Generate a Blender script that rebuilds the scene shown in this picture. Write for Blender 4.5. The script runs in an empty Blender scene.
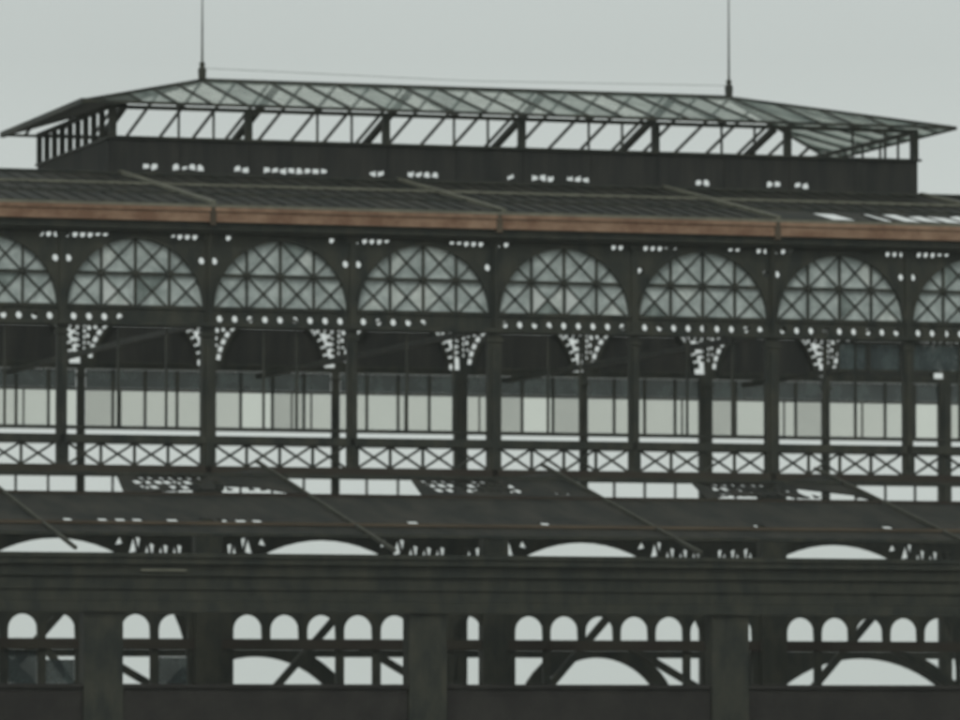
import bpy, bmesh, math, random
from mathutils import Vector, Matrix
rad = math.radians
scene = bpy.context.scene
COL = scene.collection

# ------------------------------------------------------------------ camera
TH = rad(17.3)
cam_d = bpy.data.cameras.new('camera')
cam_d.sensor_width = 36.0
cam_d.lens = 36.0 * 6000.0 / 960.0
cam_d.clip_start = 1.0
cam_d.clip_end = 9000.0
cam_d.dof.use_dof = True
cam_d.dof.focus_distance = 95.0
cam_d.dof.aperture_fstop = 2.3
cam = bpy.data.objects.new('camera', cam_d)
COL.objects.link(cam)
cam.location = (-244.0 * math.sin(TH), -244.0 * math.cos(TH), 3.0)
cam.rotation_euler = (rad(90) + math.atan(360.0 / 6000.0), 0.0, -TH)
scene.camera = cam

# ------------------------------------------------------------------ overcast daylight
SUN_EL, SUN_AZ = rad(48), rad(200)          # high soft sun, from behind the camera's left
world = bpy.data.worlds.new('World')
scene.world = world
world.use_nodes = True
wn = world.node_tree.nodes; wl = world.node_tree.links
wn.clear()
sky = wn.new('ShaderNodeTexSky')
sky.sky_type = 'NISHITA'
sky.sun_disc = False
sky.sun_elevation = SUN_EL
sky.sun_rotation = SUN_AZ
sky.air_density = 1.0
sky.dust_density = 4.0
sky.ozone_density = 1.0
hsv = wn.new('ShaderNodeHueSaturation')
hsv.inputs['Saturation'].default_value = 0.10
tint = wn.new('ShaderNodeMix'); tint.data_type = 'RGBA'; tint.blend_type = 'MULTIPLY'
tint.inputs[0].default_value = 1.0
tint.inputs[7].default_value = (0.955, 1.0, 0.985, 1)
wtc = wn.new('ShaderNodeTexCoord')
wns = wn.new('ShaderNodeTexNoise'); wns.inputs['Scale'].default_value = 5.0; wns.inputs['Detail'].default_value = 4.0
wmr = wn.new('ShaderNodeMapRange')
wmr.inputs[1].default_value = 0.3; wmr.inputs[2].default_value = 0.7
wmr.inputs[3].default_value = 0.93; wmr.inputs[4].default_value = 1.06
wmul = wn.new('ShaderNodeVectorMath'); wmul.operation = 'SCALE'
bg = wn.new('ShaderNodeBackground'); bg.inputs['Strength'].default_value = 0.15
wo = wn.new('ShaderNodeOutputWorld')
wl.new(sky.outputs[0], hsv.inputs['Color'])
wl.new(hsv.outputs[0], tint.inputs[6])
wl.new(tint.outputs[2], wmul.inputs[0])
wl.new(wtc.outputs['Generated'], wns.inputs['Vector'])
wl.new(wns.outputs[0], wmr.inputs[0])
wl.new(wmr.outputs[0], wmul.inputs['Scale'])
cloud = wn.new('ShaderNodeMix'); cloud.data_type = 'RGBA'
cloud.inputs[0].default_value = 0.72                       # even layer of cloud over the sky
cloud.inputs[7].default_value = (2.62, 2.86, 2.74, 1)
wl.new(wmul.outputs[0], cloud.inputs[6])
sep = wn.new('ShaderNodeSeparateXYZ')
band = wn.new('ShaderNodeMapRange')
band.inputs[1].default_value = 0.0; band.inputs[2].default_value = 0.11
band.inputs[3].default_value = 1.5; band.inputs[4].default_value = 0.98
bsc = wn.new('ShaderNodeVectorMath'); bsc.operation = 'SCALE'
wl.new(wtc.outputs['Generated'], sep.inputs[0])
wl.new(sep.outputs['Z'], band.inputs[0])
wl.new(cloud.outputs[2], bsc.inputs[0]); wl.new(band.outputs[0], bsc.inputs['Scale'])
wl.new(bsc.outputs[0], bg.inputs['Color'])
wl.new(bg.outputs[0], wo.inputs['Surface'])

sun_d = bpy.data.lights.new('sun', 'SUN')
sun_d.energy = 0.5
sun_d.angle = rad(14)
sun_d.color = (1.0, 0.97, 0.92)
sun = bpy.data.objects.new('sun', sun_d)
COL.objects.link(sun)
sun.location = (0, 0, 80)
sd = Vector((math.sin(SUN_AZ) * math.cos(SUN_EL), math.cos(SUN_AZ) * math.cos(SUN_EL), math.sin(SUN_EL)))
sun.rotation_euler = (-sd).to_track_quat('-Z', 'Y').to_euler()

scene.render.engine = 'CYCLES'
scene.view_settings.view_transform = 'Standard'
scene.view_settings.look = 'None'
scene.view_settings.exposure = 0.35
scene.view_settings.gamma = 1.0
scene.cycles.max_bounces = 6
scene.cycles.transparent_max_bounces = 24

# ------------------------------------------------------------------ materials
def mat(name, base, rough=0.7, metal=0.0, var=0.35, scale=0.6, alt=None, spec=0.3, transl=0.0, transp=0.0, bump=0.0, stretch=(1, 1, 1)):
    m = bpy.data.materials.new(name); m.use_nodes = True
    n = m.node_tree.nodes; l = m.node_tree.links; n.clear()
    out = n.new('ShaderNodeOutputMaterial')
    p = n.new('ShaderNodeBsdfPrincipled')
    p.inputs['Roughness'].default_value = rough
    p.inputs['Metallic'].default_value = metal
    p.inputs['Specular IOR Level'].default_value = spec
    tc = n.new('ShaderNodeNewGeometry')
    mp = n.new('ShaderNodeMapping'); mp.inputs['Scale'].default_value = stretch
    l.new(tc.outputs['Position'], mp.inputs['Vector'])
    ns = n.new('ShaderNodeTexNoise'); ns.inputs['Scale'].default_value = scale
    ns.inputs['Detail'].default_value = 8; ns.inputs['Roughness'].default_value = 0.65
    l.new(mp.outputs[0], ns.inputs['Vector'])
    cr = n.new('ShaderNodeValToRGB')
    a = alt if alt else [c * (1 + var) for c in base]
    cr.color_ramp.elements[0].position = 0.38; cr.color_ramp.elements[1].position = 0.66
    cr.color_ramp.elements[0].color = (*[c * (1 - var * 0.6) for c in base], 1)
    cr.color_ramp.elements[1].color = (*a, 1)
    l.new(ns.outputs[0], cr.inputs[0])
    l.new(cr.outputs[0], p.inputs['Base Color'])
    if bump:
        b = n.new('ShaderNodeBump'); b.inputs['Strength'].default_value = bump
        l.new(ns.outputs[0], b.inputs['Height']); l.new(b.outputs[0], p.inputs['Normal'])
    last = p.outputs[0]
    if transl:
        t = n.new('ShaderNodeBsdfTranslucent'); l.new(cr.outputs[0], t.inputs['Color'])
        mx = n.new('ShaderNodeMixShader'); mx.inputs[0].default_value = transl
        l.new(last, mx.inputs[1]); l.new(t.outputs[0], mx.inputs[2]); last = mx.outputs[0]
    if transp:
        t = n.new('ShaderNodeBsdfTransparent'); t.inputs['Color'].default_value = (0.98, 0.985, 0.955, 1)
        mx = n.new('ShaderNodeMixShader'); mx.inputs[0].default_value = transp
        l.new(last, mx.inputs[1]); l.new(t.outputs[0], mx.inputs[2]); last = mx.outputs[0]
    l.new(last, out.inputs['Surface'])
    return m

IRON = mat('iron_paint', (0.014, 0.0195, 0.0155), 0.6, alt=(0.038, 0.038, 0.026), var=0.5, scale=1.5, bump=0.3, stretch=(1, 1, 0.45))
IRON_LIGHT = mat('weathered_zinc', (0.125, 0.125, 0.095), 0.6, var=0.3, scale=1.5)
SHEET_EDGE = mat('dull_zinc_edge', (0.050, 0.051, 0.040), 0.7, var=0.3, scale=1.5, spec=0.2)
RUST = mat('rusty_iron', (0.205, 0.112, 0.068), 0.85, alt=(0.29, 0.19, 0.125), var=0.35, scale=1.6, stretch=(0.6, 1, 0.9), bump=0.3)
PRIMER = mat('red_brown_iron', (0.030, 0.020, 0.015), 0.8, alt=(0.036, 0.032, 0.022), var=0.4, scale=0.8, stretch=(0.3, 1, 1))
BOARD = mat('tarred_boards', (0.014, 0.016, 0.015), 0.8, alt=(0.028, 0.027, 0.023), var=0.4, scale=0.7, stretch=(2.5, 1, 0.4), bump=0.2)
SHEET = mat('old_zinc_sheet', (0.013, 0.0155, 0.013), 0.65, alt=(0.030, 0.028, 0.022), var=0.5, scale=0.8, stretch=(1.5, 0.4, 1), spec=0.15)
HIPZINC = mat('dark_zinc', (0.030, 0.038, 0.030), 0.6, var=0.3, scale=0.8, spec=0.2)
FROST = mat('dusty_window_glass', (0.36, 0.42, 0.405), 0.35, alt=(0.54, 0.60, 0.58), var=0.35, scale=1.3, transl=0.06, spec=0.4)
FROST_B = mat('clean_patch_glass', (0.62, 0.66, 0.64), 0.3, var=0.1, scale=1.0, transl=0.1, spec=0.4)
DIRTY = mat('dirty_blue_glass', (0.030, 0.045, 0.050), 0.4, alt=(0.07, 0.095, 0.095), var=0.6, scale=1.2, stretch=(1, 1, 0.7), transp=0.20, spec=0.3)
CLEAR = mat('grey_window_glass', (0.40, 0.39, 0.35), 0.4, var=0.2, scale=0.7, transp=0.82, transl=0.4, spec=0.3)
ROOFGLASS = mat('roof_glass', (0.40, 0.47, 0.45), 0.4, alt=(0.60, 0.66, 0.63), var=0.3, scale=0.8, transp=0.64, transl=0.5, spec=0.3, stretch=(1.5, 0.5, 1))
ROOFGLASS_B = mat('roof_glass_sooty', (0.30, 0.37, 0.35), 0.45, alt=(0.48, 0.55, 0.52), var=0.3, scale=0.8, transp=0.52, transl=0.5, spec=0.3, stretch=(1.5, 0.5, 1))
CLEAR_B = mat('grimy_window_glass', (0.30, 0.30, 0.27), 0.4, var=0.3, scale=0.9, transp=0.72, transl=0.4, spec=0.3)
CLEAR_D = mat('clean_window_glass', (0.5, 0.5, 0.47), 0.3, var=0.1, scale=0.9, transp=0.93, transl=0.5, spec=0.3)
CLEAR_C = mat('bright_window_glass', (0.42, 0.43, 0.40), 0.4, var=0.2, scale=0.9, transp=0.84, transl=0.5, spec=0.3)
PURL = mat('faded_brown_paint', (0.075, 0.058, 0.040), 0.8, var=0.4, scale=0.7, stretch=(.3, 1, 1), spec=.2)
BRICK = mat('sooty_brick', (0.020, 0.018, 0.017), 0.9, alt=(0.028, 0.026, 0.023), var=0.4, scale=0.8, bump=0.3)
GROUND = mat('dusty_ground', (0.17, 0.16, 0.14), 0.95, alt=(0.24, 0.22, 0.19), var=0.3, scale=0.15, bump=0.3)
ASPHALT = mat('asphalt', (0.050, 0.050, 0.052), 0.9, var=0.3, scale=0.8)
KERB = mat('granite_kerb', (0.28, 0.27, 0.26), 0.85, var=0.2, scale=2.0)

# ------------------------------------------------------------------ helpers
def mesh_from(name, verts, faces, m):
    me = bpy.data.meshes.new(name)
    me.from_pydata(verts, [], faces); me.update()
    me.materials.append(m)
    return me

class MB:
    """collects boxes and bars; build() links them as one mesh object"""
    def __init__(s): s.v = []; s.f = []
    def box(s, x0, x1, y0, y1, z0, z1):
        i = len(s.v)
        s.v += [(x0,y0,z0),(x1,y0,z0),(x1,y1,z0),(x0,y1,z0),(x0,y0,z1),(x1,y0,z1),(x1,y1,z1),(x0,y1,z1)]
        s.f += [tuple(i+k for k in q) for q in ((0,3,2,1),(4,5,6,7),(0,1,5,4),(1,2,6,5),(2,3,7,6),(3,0,4,7))]
        return s
    def bar(s, p, q, w, h=None, up=(0, 0, 1)):
        h = h or w
        p = Vector(p); q = Vector(q); d = (q - p).normalized()
        u = Vector(up)
        if abs(d.dot(u)) > 0.98: u = Vector((0, 1, 0))
        a = d.cross(u).normalized() * (w / 2); b = a.cross(d).normalized() * (h / 2)
        i = len(s.v)
        for c in (p, q):
            s.v += [tuple(c - a - b), tuple(c + a - b), tuple(c + a + b), tuple(c - a + b)]
        s.f += [tuple(i+k for k in f) for f in ((0,1,2,3),(7,6,5,4),(0,4,5,1),(1,5,6,2),(2,6,7,3),(3,7,4,0))]
        return s
    def tube(s, prof, x, y, n=10):
        """lathe about the vertical through x, y; prof = [(r, z)]"""
        i = len(s.v)
        for r, z in prof:
            for k in range(n):
                a = 2 * math.pi * k / n
                s.v.append((x + r * math.cos(a), y + r * math.sin(a), z))
        for j in range(len(prof) - 1):
            for k in range(n):
                k2 = (k + 1) % n
                s.f.append((i + j*n + k, i + j*n + k2, i + (j+1)*n + k2, i + (j+1)*n + k))
        s.f.append(tuple(i + k for k in reversed(range(n))))
        s.f.append(tuple(i + (len(prof)-1)*n + k for k in range(n)))
        return s
    def ring(s, r0, r1, y0, y1, cx, cz, a0=0.0, a1=math.pi, n=28):
        i = len(s.v)
        for k in range(n + 1):
            a = a0 + (a1 - a0) * k / n
            c, t = math.cos(a), math.sin(a)
            for r, y in ((r0, y0), (r1, y0), (r1, y1), (r0, y1)):
                s.v.append((cx + r*c, y, cz + r*t))
        for k in range(n):
            b = i + 4*k
            for q in range(4):
                q2 = (q + 1) % 4
                s.f.append((b+q, b+q2, b+4+q2, b+4+q))
        s.f.append((i, i+3, i+2, i+1)); b = i + 4*n; s.f.append((b, b+1, b+2, b+3))
        return s
    def mesh(s, name, m):
        return mesh_from(name, s.v, s.f, m)

def wpos(o):
    p = Vector(o.location)
    while o.parent:
        o = o.parent; p += Vector(o.location)
    return p

def put(name, me, parent=None, at=None, label=None):
    """link mesh me; at = world place of the mesh origin (meshes drawn in world coordinates use (0,0,0))"""
    o = bpy.data.objects.new(name, me); COL.objects.link(o)
    at = Vector(at or (0, 0, 0))
    if parent:
        o.parent = parent; o.location = at - wpos(parent)
    else:
        o.location = at
    if label: o['label'] = label
    return o

def thing(name, label, cat, loc, group=None):
    o = bpy.data.objects.new(name, None); COL.objects.link(o)
    o.location = loc; o['label'] = label; o['category'] = cat
    if group: o['group'] = group
    return o

def circle(cx, cz, r, n=10):
    return [(cx + r*math.cos(2*math.pi*k/n), cz + r*math.sin(2*math.pi*k/n)) for k in range(n)]

def half_disc(cx, cz, r, n=28):
    return [(cx + r*math.cos(math.pi*k/n), cz + r*math.sin(math.pi*k/n)) for k in range(n + 1)]

def arch_hole(cx, z0, spring, r, n=12):
    return [(cx - r, z0), (cx + r, z0)] + [(cx + r*math.cos(math.pi*k/n), spring + r*math.sin(math.pi*k/n)) for k in range(1, n)] + [(cx - r, spring)] if spring > z0 else half_disc(cx, z0, r, n)

def rect(x0, x1, z0, z1):
    return [(x0, z0), (x1, z0), (x1, z1), (x0, z1)]

def panel(name, outer, holes, th, m, to3=None):
    """plate with holes cut through it, lying in XZ, thickness th about y = 0 (or mapped by to3(x, y, t))"""
    cu = bpy.data.curves.new(name, 'CURVE'); cu.dimensions = '2D'; cu.fill_mode = 'BOTH'; cu.extrude = th / 2
    for loop in [outer] + holes:
        sp = cu.splines.new('POLY'); sp.points.add(len(loop) - 1)
        for p, (x, y) in zip(sp.points, loop): p.co = (x, y, 0, 1)
        sp.use_cyclic_u = True
    o = bpy.data.objects.new(name, cu)
    me = bpy.data.meshes.new_from_object(o)
    bpy.data.objects.remove(o); bpy.data.curves.remove(cu)
    for v in me.vertices:
        x, y, t = v.co
        v.co = to3(x, y, t) if to3 else (x, t, y)
    me.name = name
    me.materials.clear(); me.materials.append(m); me.update()
    return me

rnd = random.Random(7)

# ------------------------------------------------------------------ setting
g = put('ground', mesh_from('ground', [(-1500,-1500,0),(1500,-1500,0),(1500,1500,0),(-1500,1500,0)], [(0,1,2,3)], GROUND)); g['kind'] = 'structure'
g = put('road', MB().box(-300, 300, -42, -31, -0.05, 0.006).mesh('road', ASPHALT)); g['kind'] = 'structure'
g = put('pavement', MB().box(-300, 300, -30.68, -22.9, -0.05, 0.13).mesh('pavement', GROUND)); g['kind'] = 'structure'
g = put('kerb', MB().box(-300, 300, -31, -30.68, -0.05, 0.14).mesh('kerb', KERB)); g['kind'] = 'structure'

# =================================================================== TALL HALL
BAY = 6.02
COLX = [-29.52 + BAY * k for k in range(11)]                # column lines of the front
hall = thing('market_hall', 'tall iron market hall with half-round windows, rust-red gutter and hipped glass lantern on top', 'building', (0, 0, 0))
ZB, R = 19.46, 2.88                                          # lunette base and radius
BX0, BX1 = COLX[0], COLX[-1]

# --- front arcade wall, one pierced plate per bay
def arch_plate(variant, back=False):
    h = BAY / 2 - 0.004
    zt = 22.62 if not back else 22.9
    zb = 18.74 if not back else 18.9
    holes = [half_disc(0, ZB, R)]
    r = random.Random(variant)
    if not back:
        for k in range(9):                                   # row of round piercings below the window
            x = -2.52 + 0.63 * k
            if variant == 3 and k > 4: continue
            if variant == 5 and k not in (0, 1, 2, 3): continue
            holes.append(circle(x, 19.10, 0.15, 8))
        for s in (-1, 1):                                    # frieze slots between the arches
            n = 6 if variant % 2 else 3
            for k in range(n):
                if r.random() < 0.12 + 0.12 * (variant % 3): continue
                xq = s * (2.78 - 0.31 * k); hq = .13 if k < 4 else .07
                holes.append([(xq - .13, 22.42 - hq), (xq - .02, 22.40 - hq * 1.3), (xq + .13, 22.42 - hq * .5), (xq + .12, 22.42 + hq * .6), (xq - .05, 22.42 + hq * .2), (xq - .12, 22.42 + hq * .7)])
            if variant != 2:
                holes.append(circle(s * 2.74, 21.42, 0.15, 8))
    else:
        for s in (-1, 1):                                    # scrollwork of the spandrels
            for (x, z, q) in ((2.86,21.05,.15),(2.48,21.02,.15),(2.12,21.2,.11),(2.80,20.68,.16),(2.50,20.62,.11),(2.84,20.28,.14),
                              (2.82,19.92,.12),(2.92,19.6,.07),(2.80,21.5,.18),(2.35,21.5,.16),(2.8,22.0,.2),(2.3,22.05,.18),(1.85,22.3,.15)):
                holes.append(circle(s * (x - 0.09), z, q, 9))
    return panel('arch_plate', rect(-h, h, zb, zt), holes, 0.24, IRON)

plates = [arch_plate(k) for k in range(6)]
def lunette_frame(y0=-0.10, y1=0.06, rows=2):
    f = MB().ring(R - 0.09, R + 0.02, y0 - 0.09, y1 + 0.1, 0, ZB)
    f.box(-R, R, y0 - 0.09, y1 + 0.1, ZB - 0.02, ZB + 0.12)
    rr = R - 0.06
    for x in (-1.4, 0, 1.4): f.box(x - 0.04, x + 0.04, y0, y1, ZB + 0.1, ZB + math.sqrt(rr*rr - x*x))
    zz = 1.40; f.box(-math.sqrt(rr*rr - zz*zz), math.sqrt(rr*rr - zz*zz), y0 - 0.02, y1 + 0.02, ZB + zz - 0.055, ZB + zz + 0.055)
    for i in range(-2, 2):                                   # saltire bars of each light, cut off at the ring
        for j in range(rows):
            for s in (0, 1):
                xa, xb = 1.4*i, 1.4*(i+1); za, zb_ = 1.4*j, 1.4*(j+1)
                if s: za, zb_ = zb_, za
                pts = [(xa + (xb-xa)*t/24, za + (zb_-za)*t/24) for t in range(25)]
                ins = [p for p in pts if p[0]**2 + p[1]**2 <= rr*rr]
                if len(ins) > 2:
                    f.bar((ins[0][0], -0.02, ZB+ins[0][1]), (ins[-1][0], -0.02, ZB+ins[-1][1]), 0.055, 0.06, (0, 1, 0))
    return f.mesh('arched_window', IRON)
LF = lunette_frame()
gl = half_disc(0, ZB, R - 0.05)
def slab(name, pts, y0, y1, m):
    n = len(pts)
    return mesh_from(name, [(x, y0, z) for x, z in pts] + [(x, y1, z) for x, z in pts],
                     [tuple(reversed(range(n))), tuple(range(n, 2*n))] + [(k, (k+1) % n, n + (k+1) % n, n + k) for k in range(n)], m)
GL = slab('glass', gl, 0.04, 0.055, FROST)
PANE_B = MB().box(-0.66, 0.66, 0.025, 0.036, 0.06, 1.30).mesh('pane', FROST_B)
half_b = slab('pane', [(-0.6, 0.1), (-0.02, 0.68), (-0.6, 1.28)], 0.025, 0.036, FROST_B)
bright = {2: [(-0.7, half_b)], 5: [(-0.70, half_b), (0.72, half_b)], 6: [], 3: []}
for k in range(10):
    cx = COLX[k] + BAY / 2
    put('arch_plate', plates[(k * 5 + 1) % 6], hall, (cx, 0, 0))
    w = put('arched_window', LF, hall, (cx, 0, 0))
    put('glass', GL, w, (cx, 0, 0))
    for dx, me in bright.get(k, []):
        put('pane', me, w, (cx + dx, 0, ZB), label='paler cleaner pane')
SOOT = mat('sooty_glass', (0.16, 0.20, 0.19), 0.4, alt=(0.28, 0.33, 0.31), var=0.4, scale=1.5, spec=0.3)
PALE = mat('pale_dusty_glass', (0.50, 0.56, 0.53), 0.4, alt=(0.66, 0.70, 0.67), var=0.3, scale=1.5, spec=0.3)
tri = lambda m, a, b, c: slab('pane', [a, b, c], 0.026, 0.037, m)
TRI = [tri(m, *t) for m in (SOOT, PALE) for t in (((-.64, .06), (.64, .06), (0, .68)), ((-.64, 1.33), (0, .74), (.64, 1.33)), ((-.66, .1), (-.04, .70), (-.66, 1.3)), ((.66, .1), (.66, 1.3), (.04, .70)))]
for w in [o for o in hall.children if o.name.startswith('arched_window')]:
    used = set()
    for _ in range(7):
        c, q, tt = rnd.choice((-2.1, -.7, .7, 2.1)), rnd.choice((0, 1)), rnd.randrange(8)
        if q and abs(c) > 1: continue
        if abs(c) > 1 and tt % 4 != 0: continue
        if (c, q, tt % 4) in used: continue
        used.add((c, q, tt % 4))
        off = 0.002 * 0
        put('pane', TRI[tt], w, (w.location.x + c * .995, 0.013, ZB + 1.4 * q))
# --- columns, cornice, gutter
def column(w, z0, z1, d=0.3):
    return MB().box(-w/2, w/2, -d/2, d/2, z0, z1).box(-w/2-.06, w/2+.06, -d/2-.06, d/2+.06, z1-.35, z1-.22).box(-w*.22, w*.22, -d/2-.07, -d/2, z0+.3, z1-.5).mesh('column', IRON)
CF = column(0.40, 13.18, 18.73)
PIER = column(0.56, 12.6, 18.73, 0.34)
PIER_LOW = MB().box(-.55, .55, -.28, .28, 0, 12.6).box(-.62, .62, -.34, .34, 12.2, 12.4).mesh('pier', IRON)
PIL = MB().box(-0.14, 0.14, -0.2, -0.125, 18.94, 22.3).box(-0.26, 0.26, -0.26, -0.125, 22.3, 22.48).mesh('pilaster', IRON)
for i, x in enumerate(COLX):
    put('column', PIER if (i % 2) == 1 else CF, hall, (x, 0, 0))
    put('pilaster', PIL, hall, (x, 0, 0))
    if i % 2 == 1: put('pier', PIER_LOW, hall, (x, 0, 0))
put('cornice', MB().box(BX0-.3, BX1+.3, -0.62, 0.2, 22.62, 22.93).box(BX0-.3, BX1+.3, -0.42, 0.18, 22.50, 22.62).box(BX0-.3, BX1+.3, -0.34,-0.13, 18.76, 18.93).mesh('cornice', IRON), hall)
segs = [BX0-.3, COLX[1], COLX[3], COLX[5], COLX[7], COLX[9], BX1+.3]
for a, b in zip(segs, segs[1:]):
    m = MB().box(a + .09, b - .09, -0.82, -0.12, 22.94, 23.52).box(a + .09, b - .09, -0.88, -0.82, 23.36, 23.50)
    put('gutter', m.mesh('gutter', RUST), hall)
for x in segs[1:-1]:
    put('rainwater_head', MB().box(x-.13, x+.13, -0.86, -0.50, 22.80, 23.53).mesh('rainwater_head', PURL), hall)
    put('downpipe', MB().box(x-.05, x+.05, -0.32, -0.205, 18.95, 22.6).mesh('downpipe', IRON), hall)
put('flashing', MB().box(BX0-.3, BX1+.3, -0.62, 0.35, 23.53, 23.66).mesh('flashing', IRON_LIGHT), hall)

# --- sloping roof of the tall hall (front slope still sheeted)
def zr(y): return 23.62 + (y) * (26.0 - 23.62) / 13.0
def rsheet(x0, x1, y0, y1, holes=()):
    f = lambda x, y, t: (x, y, zr(y) + 0.05 + t)
    return panel('roof_sheet', rect(x0, x1, y0, y1), list(holes), 0.05, SHEET, f)
for k in range(10):
    x0, x1 = COLX[k] + .012, COLX[k+1] - .012
    put('roof_sheet', rsheet(x0, x1, 4.42, 7.3), hall)
    put('roof_sheet', rsheet(x0, x1, 7.5, 12.7), hall)
    ho = []
    if x1 > 20:   ho = [[(x0+.2+.95*j, .75+.25*(j%2)), (x0+1.1+.95*j, .5), (x0+1.08+.95*j, 4.2-.5*(j%3)), (x0+.22+.95*j, 3.9-.6*(j%2))] for j in range(6)]
    elif x1 > 15: ho = [[(15.65, .7), (16.8, .6), (16.75, 3.6), (15.7, 3.9)], [(17.4, .7), (18.45, .5), (18.4, 4.1), (17.8, 3.3)]]
    put('roof_sheet', rsheet(x0, x1, 0.36, 4.4, ho), hall)
for y, w, z, m in ((8.0, 0.16, 0.14, IRON_LIGHT), (4.4, .12, .11, IRON), (12.7, .2, .14, IRON)):
    put('purlin', MB().bar((BX0, y, zr(y)+z), (BX1, y, zr(y)+z), w, 0.1).mesh('purlin', m), hall)
for xt, xb in ((-23.9, -23.4), (-11.9, -11.2), (0.35, 1.07), (12.4, 13.0), (24.4, 25.1)):
    put('hip_batten', MB().bar((xb, 0.1, zr(0.1)+.16), (xt, 12.9, zr(12.9)+.16), 0.2, 0.14).mesh('hip_batten', IRON_LIGHT), hall, label='pale batten running down the dark roof')
for k, x in enumerate(COLX):
    for s in (0, 1):
        a = (x, 0.3, zr(0)-.2) if not s else (x, 36.6, zr(0)-.2)
        b = (x, 13, zr(13)-.2) if not s else (x, 26, zr(13)-.2)
        put('roof_truss', MB().bar(a, b, 0.14, 0.26).mesh('roof_truss', IRON), hall)
for y in (28.5, 31, 33.5):
    put('purlin', MB().bar((BX0, y, zr(39-y)), (BX1, y, zr(39-y)), .1, .1).mesh('purlin', IRON), hall)
put('roof_curb', MB().box(BX0, BX1, 12.72, 13.0, 25.62, 26.06).box(BX0, BX1, 26.0, 26.28, 25.62, 26.06).mesh('roof_curb', IRON), hall)

for k in range(10):
    for j in range(8):
        x = COLX[k] + .35 + .75 * j
        put('standing_seam', MB().bar((x, 4.6 if k > 6 else .4, zr(4.6 if k > 6 else .4) + .1), (x, 12.6, zr(12.6) + .1), .04, .06).mesh('standing_seam', SHEET), hall)
# --- lantern on the roof
LX0, LX1, LY0, LY1 = -12.40, 24.26, 13.0, 26.3
ZS, ZE = 27.58, 28.93
lan = put('lantern_wall', panel('lantern_wall', rect(LX0, LX1, 26.05, ZS),
      [[(x, 26.36 + rnd.uniform(-.12, .0)), (x + .19, 26.30 + rnd.uniform(-.08, .04)), (x + .31, 26.36 + rnd.uniform(-.1, .04)), (x + .28, 26.46 + rnd.uniform(0, .1)), (x + .13, 26.42 + rnd.uniform(0, .16)), (x + .01, 26.42 + rnd.uniform(0, .12))] for a, b in
       ((-10.9,-10.3),(-9.6,-8.2),(-6.9,-6.5),(-5.6,-3.0),(-.9,-.4),(.8,2.0),(5.3,5.5),(6.4,7.3),(8.0,8.8),(13.9,14.4),(17.2,17.6),(18.5,18.9))
       for x in [a + .36*j for j in range(int((b-a)/.36)+1)]],
      0.12, BOARD, lambda x, z, t: (x, LY0 + .06 + t, z)), hall)
put('lantern_side_wall', MB().box(LX0, LX0 + .12, LY0 + .13, LY1, 25.6, ZS - .05).mesh('lantern_side_wall', BOARD), lan)
put('lantern_sill', MB().box(LX0 - .1, LX1 + .15, LY0 - .14, LY0 + .14, ZS + .002, ZS + .1).box(LX0 - .1, LX0 + .14, LY0 + .15, LY1, ZS - .048, ZS + .05).mesh('lantern_sill', IRON), lan)
for k in range(int((LX1 - LX0) / 1.02) + 1):                       # cover strips of the boarding
    x = LX0 + .1 + 1.02 * k
    if k % 3 == 0: put('cover_strip', MB().box(x - .04, x + .04, LY0 - .05, LY0 - .002, 26.1, ZS - .02).mesh('cover_strip', BOARD), lan)
nb = 6; LB = (LX1 - LX0) / nb
POST = MB().box(-.15, .15, -.15, .15, ZS + .1, ZE - .1).mesh('post', IRON)
POST_T = MB().box(-.045, .045, -.045, .045, ZS + .1, ZE - .1).mesh('glazing_bar', IRON)
POST_S = MB().box(-.11, .11, -.1, .1, ZS + .05, ZE - .1).mesh('post', IRON)
for k in range(nb * 4 + 1):
    x = LX0 + LB * k / 4
    x = min(max(x, LX0 + .16), LX1 - .16)
    if k % 4 == 0:
        put('post', POST, lan, (x, LY0, 0)); put('post', POST_T, lan, (x, LY1, 0))
    elif k % 2 == 0: put('glazing_bar', POST_T, lan, (x, LY0, 0))
    elif k % 4 == 3: put('glazing_bar', POST_T, lan, (x, LY0, 0))
for k in range(1, 10):
    y = LY0 + 1.46 * k
    put('post', POST_S, lan, (LX0 + .06, y, 0))
for k in range(1, 7):
    put('post', POST_T, lan, (LX1 - .06, LY0 + 2.2 * k, 0))
put('head_beam', MB().box(LX0, LX1, LY0 - .1, LY0 + .1, ZE - .1, ZE + .06).box(LX0, LX1, LY1 - .1, LY1 + .1, ZE - .1, ZE + .06)
    .box(LX0 - .08, LX0 + .12, LY0 + .11, LY1 - .11, ZE - .1, ZE + .06).box(LX1 - .12, LX1 + .08, LY0 + .11, LY1 - .11, ZE - .1, ZE + .06).mesh('head_beam', IRON), lan)
# roof of the lantern: eave rectangle and ridge
EX0, EX1, EY0, EY1, EZ = -13.75, 25.64, 11.9, 27.4, 29.0
RX0, RX1, RY, RZ = -6.60, 17.80, 19.6, 30.86
A_ = Vector((EX0, EY0, EZ)); B_ = Vector((EX1, EY0, EZ)); C_ = Vector((EX1, EY1, EZ)); D_ = Vector((EX0, EY1, EZ))
R0 = Vector((RX0, RY, RZ)); R1 = Vector((RX1, RY, RZ))
rf = put('lantern_roof', MB().bar(R0, R1, .22, .2).bar(A_, R0, .2, .18).bar(B_, R1, .2, .16).bar(D_, R0, .16, .16).bar(C_, R1, .16, .16)
         .bar(A_, B_, .12, .12).bar(D_, C_, .12, .12).bar(A_, D_, .2, .24).bar(B_, C_, .12, .14).mesh('lantern_roof', IRON), hall)
def on_plane(p, a, b, c):
    n = (b - a).cross(c - a)
    return a.z - (n.x * (p[0] - a.x) + n.y * (p[1] - a.y)) / n.z
step = LB / 4
xs = []
x = RX0
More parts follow.
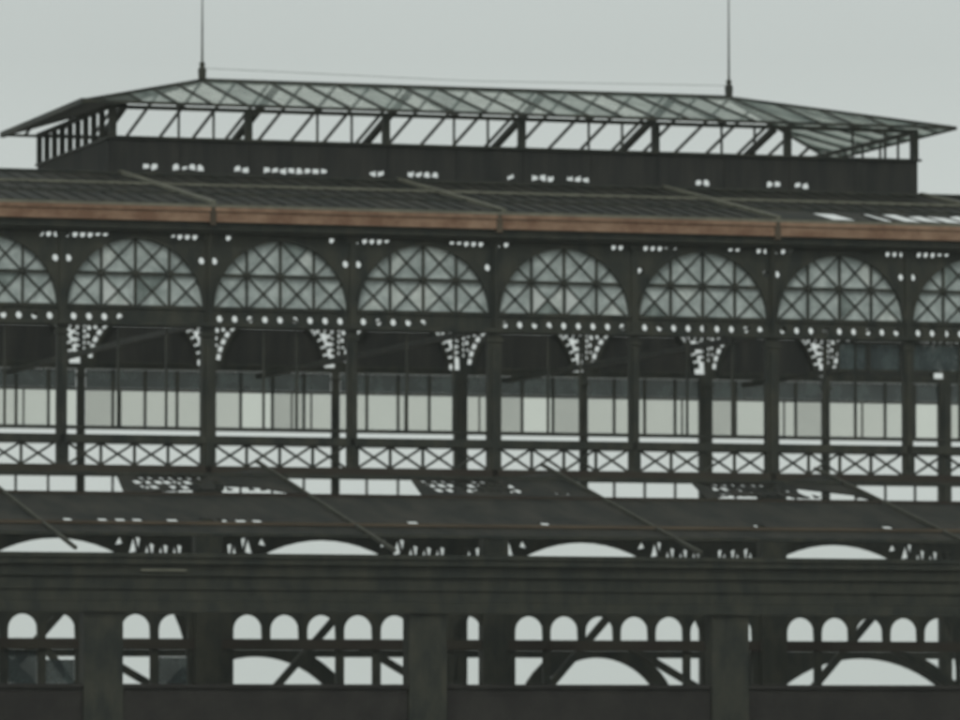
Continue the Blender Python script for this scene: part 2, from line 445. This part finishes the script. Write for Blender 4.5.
while x > EX0 + .3: x -= step
x += step
while x < EX1 - .2: xs.append(x); x += step
def rafter_end(x):                                             # how far up the slope a common rafter at x runs
    if x < RX0: t = (x - EX0) / (RX0 - EX0)
    elif x > RX1: t = (EX1 - x) / (EX1 - RX1)
    else: t = 1
    return max(0.02, min(1, t))
for x in xs:                                                   # front and rear rafters
    t = rafter_end(x)
    yf = EY0 + (RY - EY0) * t; z1 = EZ + (RZ - EZ) * t
    put('rafter', MB().bar((x, EY0, EZ), (x, yf, z1), .06, .13).mesh('rafter', IRON), rf)
    yb = EY1 - (EY1 - RY) * t
    put('rafter', MB().bar((x, EY1, EZ), (x, yb, z1), .09, .12).mesh('rafter', IRON), rf)
for k in range(nb + 1):                                        # heavy principals under the rear slope
    x = LX0 + LB * (k - .5)
    t = rafter_end(x)
    if t < .5: continue
    put('principal_rafter', MB().bar((x, EY1, EZ - .16), (x, EY1 - (EY1 - RY) * t, EZ + (RZ - EZ) * t - .18), .26, .24).mesh('principal_rafter', IRON), rf)
    put('principal_rafter', MB().bar((x + .1, EY0 + .9, EZ - .05), (x + .1, EY0 + (RY - EY0) * t, EZ + (RZ - EZ) * t - .2), .12, .14).mesh('principal_rafter', IRON), rf)
for j in range(1, 8):                                          # right hip end rafters
    y = EY0 + (EY1 - EY0) * j / 8
    t = 1 - abs(y - RY) / (RY - EY0)
    t = max(.05, min(1, t))
    put('rafter', MB().bar((EX1, y, EZ), (EX1 - (EX1 - RX1) * t, y, EZ + (RZ - EZ) * t), .12, .16).mesh('rafter', IRON), rf)
def glaze(name, pts, m):
    return put(name, mesh_from(name, [tuple(p + Vector((0, 0, -.03))) for p in pts] + [tuple(p + Vector((0, 0, -.015))) for p in pts],
        [tuple(reversed(range(len(pts)))), tuple(range(len(pts), 2*len(pts)))] +
        [(k, (k+1) % len(pts), len(pts) + (k+1) % len(pts), len(pts) + k) for k in range(len(pts))], m), rf)
ex = [EX0] + xs + [EX1]
for i, (a, b) in enumerate(zip(ex, ex[1:])):
    a += .03; b -= .03
    ta, tb = rafter_end(a), rafter_end(b)
    m = [ROOFGLASS, ROOFGLASS_B, ROOFGLASS][rnd.randrange(3)]
    P = lambda x, t: Vector((x, EY0 + (RY - EY0) * t, EZ + (RZ - EZ) * t))
    if i < 2: m = HIPZINC
    glaze('roof_pane', [P(a, 0), P(b, 0), P(b, tb), P(a, ta)], m)
glaze('hip_sheet', [A_ + Vector((0, .05, 0)), R0, D_], HIPZINC)
glaze('hip_sheet', [B_ + Vector((0, .05, 0)), C_, R1 + Vector((.05, 0, 0))], ROOFGLASS_B)
for x, z in ((RX0, 34.2), (RX1, 35.6)):
    r = put('lightning_rod', MB().tube([(.17, RZ + .08), (.19, RZ + .5), (.10, RZ + .62), (.14, RZ + .74), (.05, RZ + .86), (.04, RZ + 2.2), (.02, z + 1.2)], x, RY, 10).mesh('lightning_rod', IRON), rf)
put('conductor_cable', MB().bar((RX0, RY, RZ + .55), ((RX0+RX1)/2, RY, RZ + .38), .018).bar(((RX0+RX1)/2, RY, RZ + .38), (RX1, RY, RZ + .55), .018).mesh('conductor_cable', IRON), rf)

# --- middle zone of the front: rails, lattice balustrade
put('rail', MB().box(BX0, BX1, -.1, .1, 14.62, 14.72).mesh('rail', IRON), hall)
put('beam', MB().box(BX0, BX1, -.22, .16, 14.05, 14.38).mesh('beam', IRON), hall)
put('girder', MB().box(BX0, BX1, -.24, .2, 12.82, 13.17).mesh('girder', PRIMER), hall, label='red-brown girder under the lattice')
for k in range(10):
    x0 = COLX[k] + .25; w = (BAY - .5) / 4; m = MB()
    for j in range(4):
        a = x0 + j * w; b = a + w
        m.bar((a, 0, 13.17), (b, 0, 14.05), .09, .10, (0, 1, 0)).bar((a, 0.02, 14.05), (b, 0.02, 13.17), .09, .10, (0, 1, 0))
        m.box(a - .05, a + .05, -.06, .07, 13.17, 14.05)
    put('lattice_panel', m.mesh('lattice_panel', IRON), hall)
    for dx in ((-.68, .7) if k % 2 else (-.68, 1.3)):
        cx = COLX[k] + BAY / 2
        put('mullion', MB().box(cx + dx - .045, cx + dx + .045, -.05, .05, 14.73, 18.7).mesh('mullion', IRON), hall)
# remaining glazing on the right of the front
for a, b in ((15.62, 16.78), (17.0, 18.28), (18.92, 21.3)):
    f = put('side_window', MB().box(a - .05, b + .05, -.05, .05, 17.45, 17.55).box(a - .05, b + .05, -.05, .05, 18.6, 18.7).box(a-.05, a, -.05, .05, 17.56, 18.59).box(b, b+.05, -.05, .05, 17.56, 18.59).mesh('side_window', IRON), hall)
    put('glass', MB().box(a, b, 0, .012, 17.56, 18.59).mesh('glass', DIRTY), f)
# tie beams across the hall
for x in COLX[1::2]:
    put('tie_beam', MB().box(x - .12, x + .12, .3, 36.7, 18.86, 19.1).mesh('tie_beam', IRON), hall)

# --- rear wall of the tall hall
YB = 37.0
BCOL = [-20.05 + 6.12 * k for k in range(11)]
RB = 2.45
def arc_slot(r0, r1, a0, a1, sgn, n=5):
    p = [(sgn * r0 * math.cos(a0 + (a1 - a0) * k / n), ZB + r0 * math.sin(a0 + (a1 - a0) * k / n)) for k in range(n + 1)]
    q = [(sgn * r1 * math.cos(a0 + (a1 - a0) * k / n), ZB + r1 * math.sin(a0 + (a1 - a0) * k / n)) for k in range(n + 1)]
    return p + q[::-1]
def scroll():
    h = []
    for sg in (-1, 1):
        for k in range(5):                                   # slots that follow the arch
            a = rad(6 + 8.2 * k)
            h.append(arc_slot(RB + .07, RB + .30, a, a + rad(6.2), sg))
        z = 20.06
        while z < 21.3:                                      # slots beside the column
            w = .10 if z < 20.4 else .13
            h.append([(sg * 2.97, z), (sg * 2.97, z + .17), (sg * (2.97 - w), z + .2), (sg * (2.93 - w), z + .06)])
            z += .27
        for cx_, cz_, q in ((2.74, 20.76, .11), (2.68, 21.12, .12), (2.38, 21.16, .11), (2.05, 21.24, .07), (2.70, 20.42, .08)):
            h.append(circle(sg * cx_, cz_, q, 9)); 
    return h
ZC = 21.36; ac = math.asin((ZC - ZB) / RB)
bp = panel('arch_plate', [(-3.055, ZB), (-3.055, 19.215), (3.055, 19.215), (3.055, ZC)] + [(RB * math.cos(ac - ac*k/12), ZB + RB * math.sin(ac - ac*k/12)) for k in range(13)]
     + [(-RB * math.cos(ac*k/12), ZB + RB * math.sin(ac*k/12)) for k in range(13)] + [(-3.055, ZC)], scroll(), .2, IRON)
LFB = MB().ring(RB - .08, RB + .02, -.19, .16, 0, ZB).box(-RB, RB, -.19, .16, ZB - .02, ZB + .12).mesh('arched_window', IRON)
BGL = slab('glass', [(-RB+.03, ZB), (RB-.03, ZB), (2.25, ZB+.9), (1.65, ZB+1.77), (-1.65, ZB+1.77), (-2.25, ZB+.9)], .04, .055, BOARD)
BGL_D = slab('glass', [(-RB+.03, ZB), (RB-.03, ZB), (2.25, ZB+.9), (1.65, ZB+1.77), (-1.65, ZB+1.77), (-2.25, ZB+.9)], .04, .055, DIRTY)
PLB = MB().box(-3.05, 3.05, -.13, .13, 19.22, 19.47).mesh('plinth_beam', IRON)
RC = column(0.36, 13.3, 19.215, .25)
RP = column(0.60, 0, 19.215, .36)
for k in range(10):
    cx = BCOL[k] + 3.06
    put('arch_plate', bp, hall, (cx, YB, 0))
    w = put('arched_window', LFB, hall, (cx, YB, 0))
    put('plinth_beam', PLB, hall, (cx, YB, 0))
    put('boarding', BGL, w, (cx, YB, 0), label='boarded lower half of the rear window')
    # dirty glass strip, clear glass strip
    f = MB()
    for j in range(1, 4):
        x = BCOL[k] + 6.12 * j / 4
        f.box(x - .06, x + .06, YB - .05, YB + .05, 16.6, 18.22); f.box(x - .08, x + .08, YB - .04, YB + .04, 18.341, 19.2)
        if (j + k) % 3 == 0: f.box(x + .32, x + .39, YB - .05, YB + .05, 16.6, 18.22)
        if (j * k) % 4 == 1: f.box(x - .62, x - .56, YB - .05, YB + .05, 16.6, 18.22)
    f.box(BCOL[k] + .22, BCOL[k+1] - .22, YB - .06, YB + .06, 18.22, 18.34)
    f.box(BCOL[k] + .22, BCOL[k+1] - .22, YB - .06, YB + .06, 16.42, 16.6)
    w = put('window_band', f.mesh('window_band', IRON), hall)
    for j in range(4):
        a = BCOL[k] + 6.12 * j / 4 + (.23 if j == 0 else .07); b = BCOL[k] + 6.12 * (j + 1) / 4 - (.23 if j == 3 else .07)
        put('pane', MB().box(a, b, YB, YB + .012, 18.35, 19.2).mesh('pane', DIRTY), w)
        if (k, j) not in ((3, 1), (5, 2), (8, 3), (1, 3)):
            put('pane', MB().box(a, b, YB, YB + .012, 16.61, 18.21).mesh('pane', rnd.choice((CLEAR, CLEAR, CLEAR_B, CLEAR_C))), w)
        else:
            put('pane', MB().box(a, b, YB, YB + .012, 16.61, 18.21).mesh('pane', CLEAR_D), w, label='clean almost white pane')
for i, x in enumerate(BCOL):
    put('column', RP if i % 2 == 1 else RC, hall, (x, YB, 0))
for i, x in enumerate(BCOL):
    put('upper_post', MB().box(x - .07, x + .07, YB - .07, YB + .07, ZC, 23.3).mesh('upper_post', IRON), hall)
    for j in (1, 2, 3):
        if i < 10: put('mullion', MB().box(x + 1.53*j - .05, x + 1.53*j + .05, YB - .05, YB + .05, 13.28, 14.25).mesh('mullion', IRON), hall)
put('eave_beam', MB().box(BCOL[0], BCOL[-1], YB - .12, YB + .12, 23.3, 23.5).mesh('eave_beam', IRON), hall)
put('beam', MB().box(BCOL[0], BCOL[-1], YB - .15, YB + .15, 15.75, 16.1).mesh('beam', IRON), hall)
put('girder', MB().box(BCOL[0], BCOL[-1], YB - .2, YB + .2, 14.25, 14.75).mesh('girder', IRON), hall)
put('girder', MB().box(BCOL[0], BCOL[-1], YB - .2, YB + .2, 12.8, 13.28).mesh('girder', IRON), hall)

# --- inner screen of great arches (Y = 21)
def screen(cx, w, z0, z1, r, zc, bits, m=IRON):
    """plate w wide with a round-headed opening of radius r centred at height zc"""
    a0 = math.asin(min(1, max(-1, (z0 - zc) / r))) if z0 > zc - r else -math.pi / 2
    n = 32
    arc = [(r * math.cos(a0 + (math.pi - 2*a0) * k / n), zc + r * math.sin(a0 + (math.pi - 2*a0) * k / n)) for k in range(n + 1)]
    arc[0] = (arc[0][0], z0); arc[-1] = (arc[-1][0], z0)
    outer = [(w/2, z0), (w/2, z1), (-w/2, z1), (-w/2, z0)] + list(reversed(arc))
    return panel('arch_screen', outer, bits, .2, m)
bits = []
rb = random.Random(3)
for s in (-1, 1):
    x = 2.6
    while x < 5.5:
        zlo = 5.05 + (math.sqrt(max(0, 5.95**2 - x*x))) + .16
        zlo = max(zlo, 9.7)
        if zlo < 10.9 and rb.random() < .85:
            hgt = min(10.98, zlo + .95)
            bits.append([(s*x, zlo + .05), (s*(x + .34), zlo + .12), (s*(x + .20), hgt)])
            if x > 3.2: bits.append([(s*(x + .42), zlo + .14), (s*(x + .30), hgt), (s*(x + .52), hgt - .08)])
        x += .62
SC = screen(0, 12.0, 4.8, 11.5, 5.9, 4.98, bits)
for k, cx in enumerate((-24.7, -12.7, -.7, 11.3, 23.3, 35.3)):
    put('arch_screen', SC, hall, (cx, 21, 0))
    put('pillar', MB().tube([(.3, 0), (.3, .5), (.16, .7), (.14, 4.6), (.24, 4.8)], cx - 6, 21, 12).mesh('pillar', IRON), hall)
# --- low arches further back (Y = 30)
for cx, r, w0, w1 in ((-15.6, 4.5, -22.5, -8.2), (-1.3, 4.6, -8.2, 6.5), (15.0, 3.3, 6.5, 21.4), (28.0, 6.3, 21.4, 36)):
    zc = 5.86 - r
    n = 24; a0 = math.asin(max(-1, (3.2 - zc) / r)) if zc < 3.2 + r else 0
    half = (r * math.cos(a0))
    arc = [(cx + r * math.cos(a0 + (math.pi - 2*a0) * k / n), zc + r * math.sin(a0 + (math.pi - 2*a0) * k / n)) for k in range(n + 1)]
    b = []
    ro = r + .75
    for s_ in (-1, 1):
        lim = (w1 - .6) if s_ > 0 else (w0 + .6)
        xo = lambda z: cx + s_ * math.sqrt(max(0.04, ro*ro - (z - zc)**2))
        pts = [(xo(z), z) for z in (3.6, 4.2, 4.8, 5.2, 5.6, 5.85)]
        if s_ * (lim - pts[0][0]) > .8: b.append(pts + [(lim, 5.85), (lim, 3.6)])
    b_ = [circle(cx + s * x, z, q, 8) for s in (-1, 1) for (x, z, q) in ((half + 1.0, 5.4, .3), (half + 1.8, 4.9, .22), (half + 2.4, 5.5, .18)) if w0 + .4 < cx + s * x < w1 - .4]
    put('low_arch', panel('low_arch', [(w0, 3.2), (w0, 6.2), (w1, 6.2), (w1, 3.2)] + arc, b, .2, IRON), hall, (0, 30, 0))

# --- ground-floor arcade of the front (round-headed lights)
ZA0, ZA1 = 4.3, 8.2
wx = [-9.78 + 1.54 * k for k in range(-10, 7)]
wx = [x for x in wx if min(abs(x - c) for c in COLX[1::2]) > .95]
xr = [2.08 + 1.51 * k for k in range(7)] + [13.86 + 1.52 * k for k in range(11)]
xr = [x for x in xr if min(abs(x - c) for c in COLX[1::2]) > .85 or abs(x - 13.86) < .1]
wx = [x for x in wx if x < .1] + [x for x in xr if x < 30]
PX = sorted(COLX[1::2])
def arcade(a, b):
    xs_ = [x for x in wx if a < x < b]
    holes = []
    for x in xs_:
        s = .60
        holes.append(arch_hole(x, 6.25, 6.62, s))
    q = 0
    while q < len(xs_):
        e = q
        while e + 1 < len(xs_) and any(lo < xs_[e] < hi and lo < xs_[e+1] < hi for lo, hi in ((-10.8, -6.6), (3.0, 8.4), (14.5, 21.6))): e += 1
        holes.append(rect(xs_[q] - .6, xs_[e] + .6, 4.42, 5.84)); q = e + 1
    me = panel('arcade', rect(a + .48, b - .48, ZA0, ZA1), holes, .18, IRON)
    p = put('arcade', me, hall)
    for i, x in enumerate(xs_):
        if x < -14.8 or -13.4 < x < -12:
            put('pane', MB().box(x - .58, x + .58, .02, .03, 4.44, 5.82 - rnd.uniform(0, .5)).mesh('pane', DIRTY), p, label='dusty bluish pane')
edges = [BX0 - .5] + PX + [BX1 + .5]
for a, b in zip(edges, edges[1:]): arcade(a, b)
put('arcade_rail', MB().box(BX0, BX1, -.2, -.1, 5.84, 6.22).mesh('arcade_rail', PRIMER), hall)
put('beam', MB().box(BX0, BX1, -.2, .2, 8.21, 8.9).mesh('beam', IRON), hall)
# raking struts behind the arcade
for cx in (-14.2, -2.2, 9.8, 21.8):
    put('strut', MB().bar((cx - 3.9, 10, 4.1), (cx - .5, 10, 7.9), .30, .25, (0, 1, 0)).mesh('strut', IRON), hall)
    put('strut', MB().bar((cx + .2, 10.4, 6.1), (cx + 3.7, 10.4, 4.1), .30, .25, (0, 1, 0)).mesh('strut', IRON), hall)

put('strut', MB().bar((-17.8, 1.5, 6.0), (-16.3, 1.5, 4.0), .28, .25, (0, 1, 0)).mesh('strut', IRON_LIGHT), hall)
# =================================================================== LOW HALL IN FRONT
low = thing('market_aisle', 'low iron range in front, half-stripped sloping roof above a deep dark cornice on piers', 'building', (0, -22, 0))
AX = [-45.4, -33.4, -21.2, -9.0, 2.75, 14.9, 27.0, 39.0]
RAF = [-46.3, -34.3, -22.3, -10.3, 1.6, 13.3, 25.4, 37.5]
AX0, AX1 = -46, 38.5
def za(y): return 9.10 + (y + 22) / 22.0 * 4.78
def asheet(x0, x1, y0, y1, holes=(), skew=0.0, m=SHEET):
    f = lambda x, y, t: (x, y, za(y) + .04 + t)
    return panel('roof_sheet', [(x0, y0), (x1, y0), (x1 + skew, y1), (x0 + skew, y1)], list(holes), .05, m, f)
for i in range(len(RAF) - 1):
    r0, r1 = RAF[i] + .03, RAF[i+1] - .03
    r = random.Random(i + 20)
    # full strips
    put('roof_sheet', asheet(r0, r1, -15.2, -11.0), low)
    put('roof_sheet', asheet(r0, r1, -19.1, -17.3), low)
    # thin perforated strip under the dots
    ho = []
    x = r0 + .4
    while x < r1 - .5:
        if r.random() < (.9 if (x - r0) < 8.5 and i < 3 else .12): ho.append(rect(x, x + r.uniform(.36, .5), -16.60, -15.75))
        x += .66
    put('roof_sheet', asheet(r0, r1, -16.8, -15.22, ho), low)
    # upper course: open, then holed, then closed next to the right-hand rafter
    ho = []
    a = r1 - 6.5
    for j in range(26):
        hx = a + .3 + (j % 9) * .40 + r.uniform(-.05, .05); hy = -9.6 + (j // 9) * 1.05
        if r.random() < .9: ho.append([(hx, hy), (hx + .33, hy + .1), (hx + .31, hy + .94), (hx - .02, hy + .9)])
    for j in range(7):
        hx = r1 - 3.3 + j * .45; hy = -9.9 + r.uniform(0, .4)
        if r.random() < .5: ho.append([(hx, hy), (hx + .25, hy + .1), (hx + .1, hy + .6)])
    put('roof_sheet', panel('roof_sheet', [(a - .7, -10.7), (r1, -10.7), (r1, -6.6), (a, -6.6)], ho, .05, SHEET, lambda x, y, t: (x, y, za(y) + .04 + t)), low, label='holed roof sheet')
    put('roof_sheet', panel('roof_sheet', [(r1 - 3.2, -6.5), (r1, -6.5), (r1, -4.6), (r1 - .5, -5.0), (r1 - 1.6, -5.7)], [], .05, SHEET, lambda x, y, t: (x, y, za(y) + .04 + t)), low, label='ragged triangle of roof sheet')
    # near opening with remains of lattice work
for x in RAF:
    put('rafter', MB().bar((x + .15, -22.1, za(-22.1) + .12), (x - .07, -3.5, za(-3.5) + .12), .12, .12).mesh('rafter', SHEET_EDGE if x < 5 else SHEET_EDGE), low)
for y, w, m in ((-16.95, .5, PURL), (-19.15, .12, IRON), (-10.85, .16, PRIMER), (-6.55, .2, IRON)):
    put('purlin', MB().bar((AX0, y, za(y) + .1), (AX1, y, za(y) + .1), w, .12).mesh('purlin', m), low)
# cornice and gutter
put('gutter', MB().box(AX0, AX1, -22.9, -22.2, 8.62, 9.02).box(AX0, AX1, -22.98, -22.9, 8.86, 8.99).mesh('gutter', IRON), low)
put('cornice', MB().box(AX0, AX1, -22.72, -22.2, 8.2, 8.61).box(AX0, AX1, -22.6, -22.2, 7.3, 8.19).box(AX0, AX1, -22.66, -22.2, 6.9, 7.29).box(AX0, AX1, -22.68, -22.601, 7.72, 7.80).mesh('cornice', IRON), low)
put('loose_strip', MB().box(-19.9, -18.2, -22.80, -22.725, 8.36, 8.44).mesh('loose_strip', IRON_LIGHT), low, label='short pale strip hanging on the cornice')
for x in AX:
    if x > AX1: continue
    put('pier', MB().box(x - .72, x + .72, -22.5, -21.7, 0, 6.89).box(x - .84, x + .84, -22.62, -21.6, 0, .9).mesh('pier', IRON), low)
for a, b in zip(AX, AX[1:]):
    put('base_wall', MB().box(a + .73, min(b, AX1 + .7) - .73, -22.3, -21.9, 0, 4.16).mesh('base_wall', BRICK), low)
    put('coping', MB().box(a + .73, min(b, AX1 + .7) - .73, -22.4, -21.8, 4.161, 4.30).mesh('coping', BRICK), low)
# hanging scrap of cloth caught on the left light

HZ = bpy.data.materials.new('haze'); HZ.use_nodes = True
hn = HZ.node_tree.nodes; hl = HZ.node_tree.links; hn.clear()
ho_ = hn.new('ShaderNodeOutputMaterial'); pv = hn.new('ShaderNodeVolumePrincipled')
pv.inputs['Color'].default_value = (0.86, 0.92, 0.86, 1)
pv.inputs['Density'].default_value = 0.00014
hl.new(pv.outputs[0], ho_.inputs['Volume'])
hz = put('haze', MB().box(-1600, 1600, -1600, 1600, -1.0, 45.0).mesh('haze', HZ)); hz['kind'] = 'stuff'
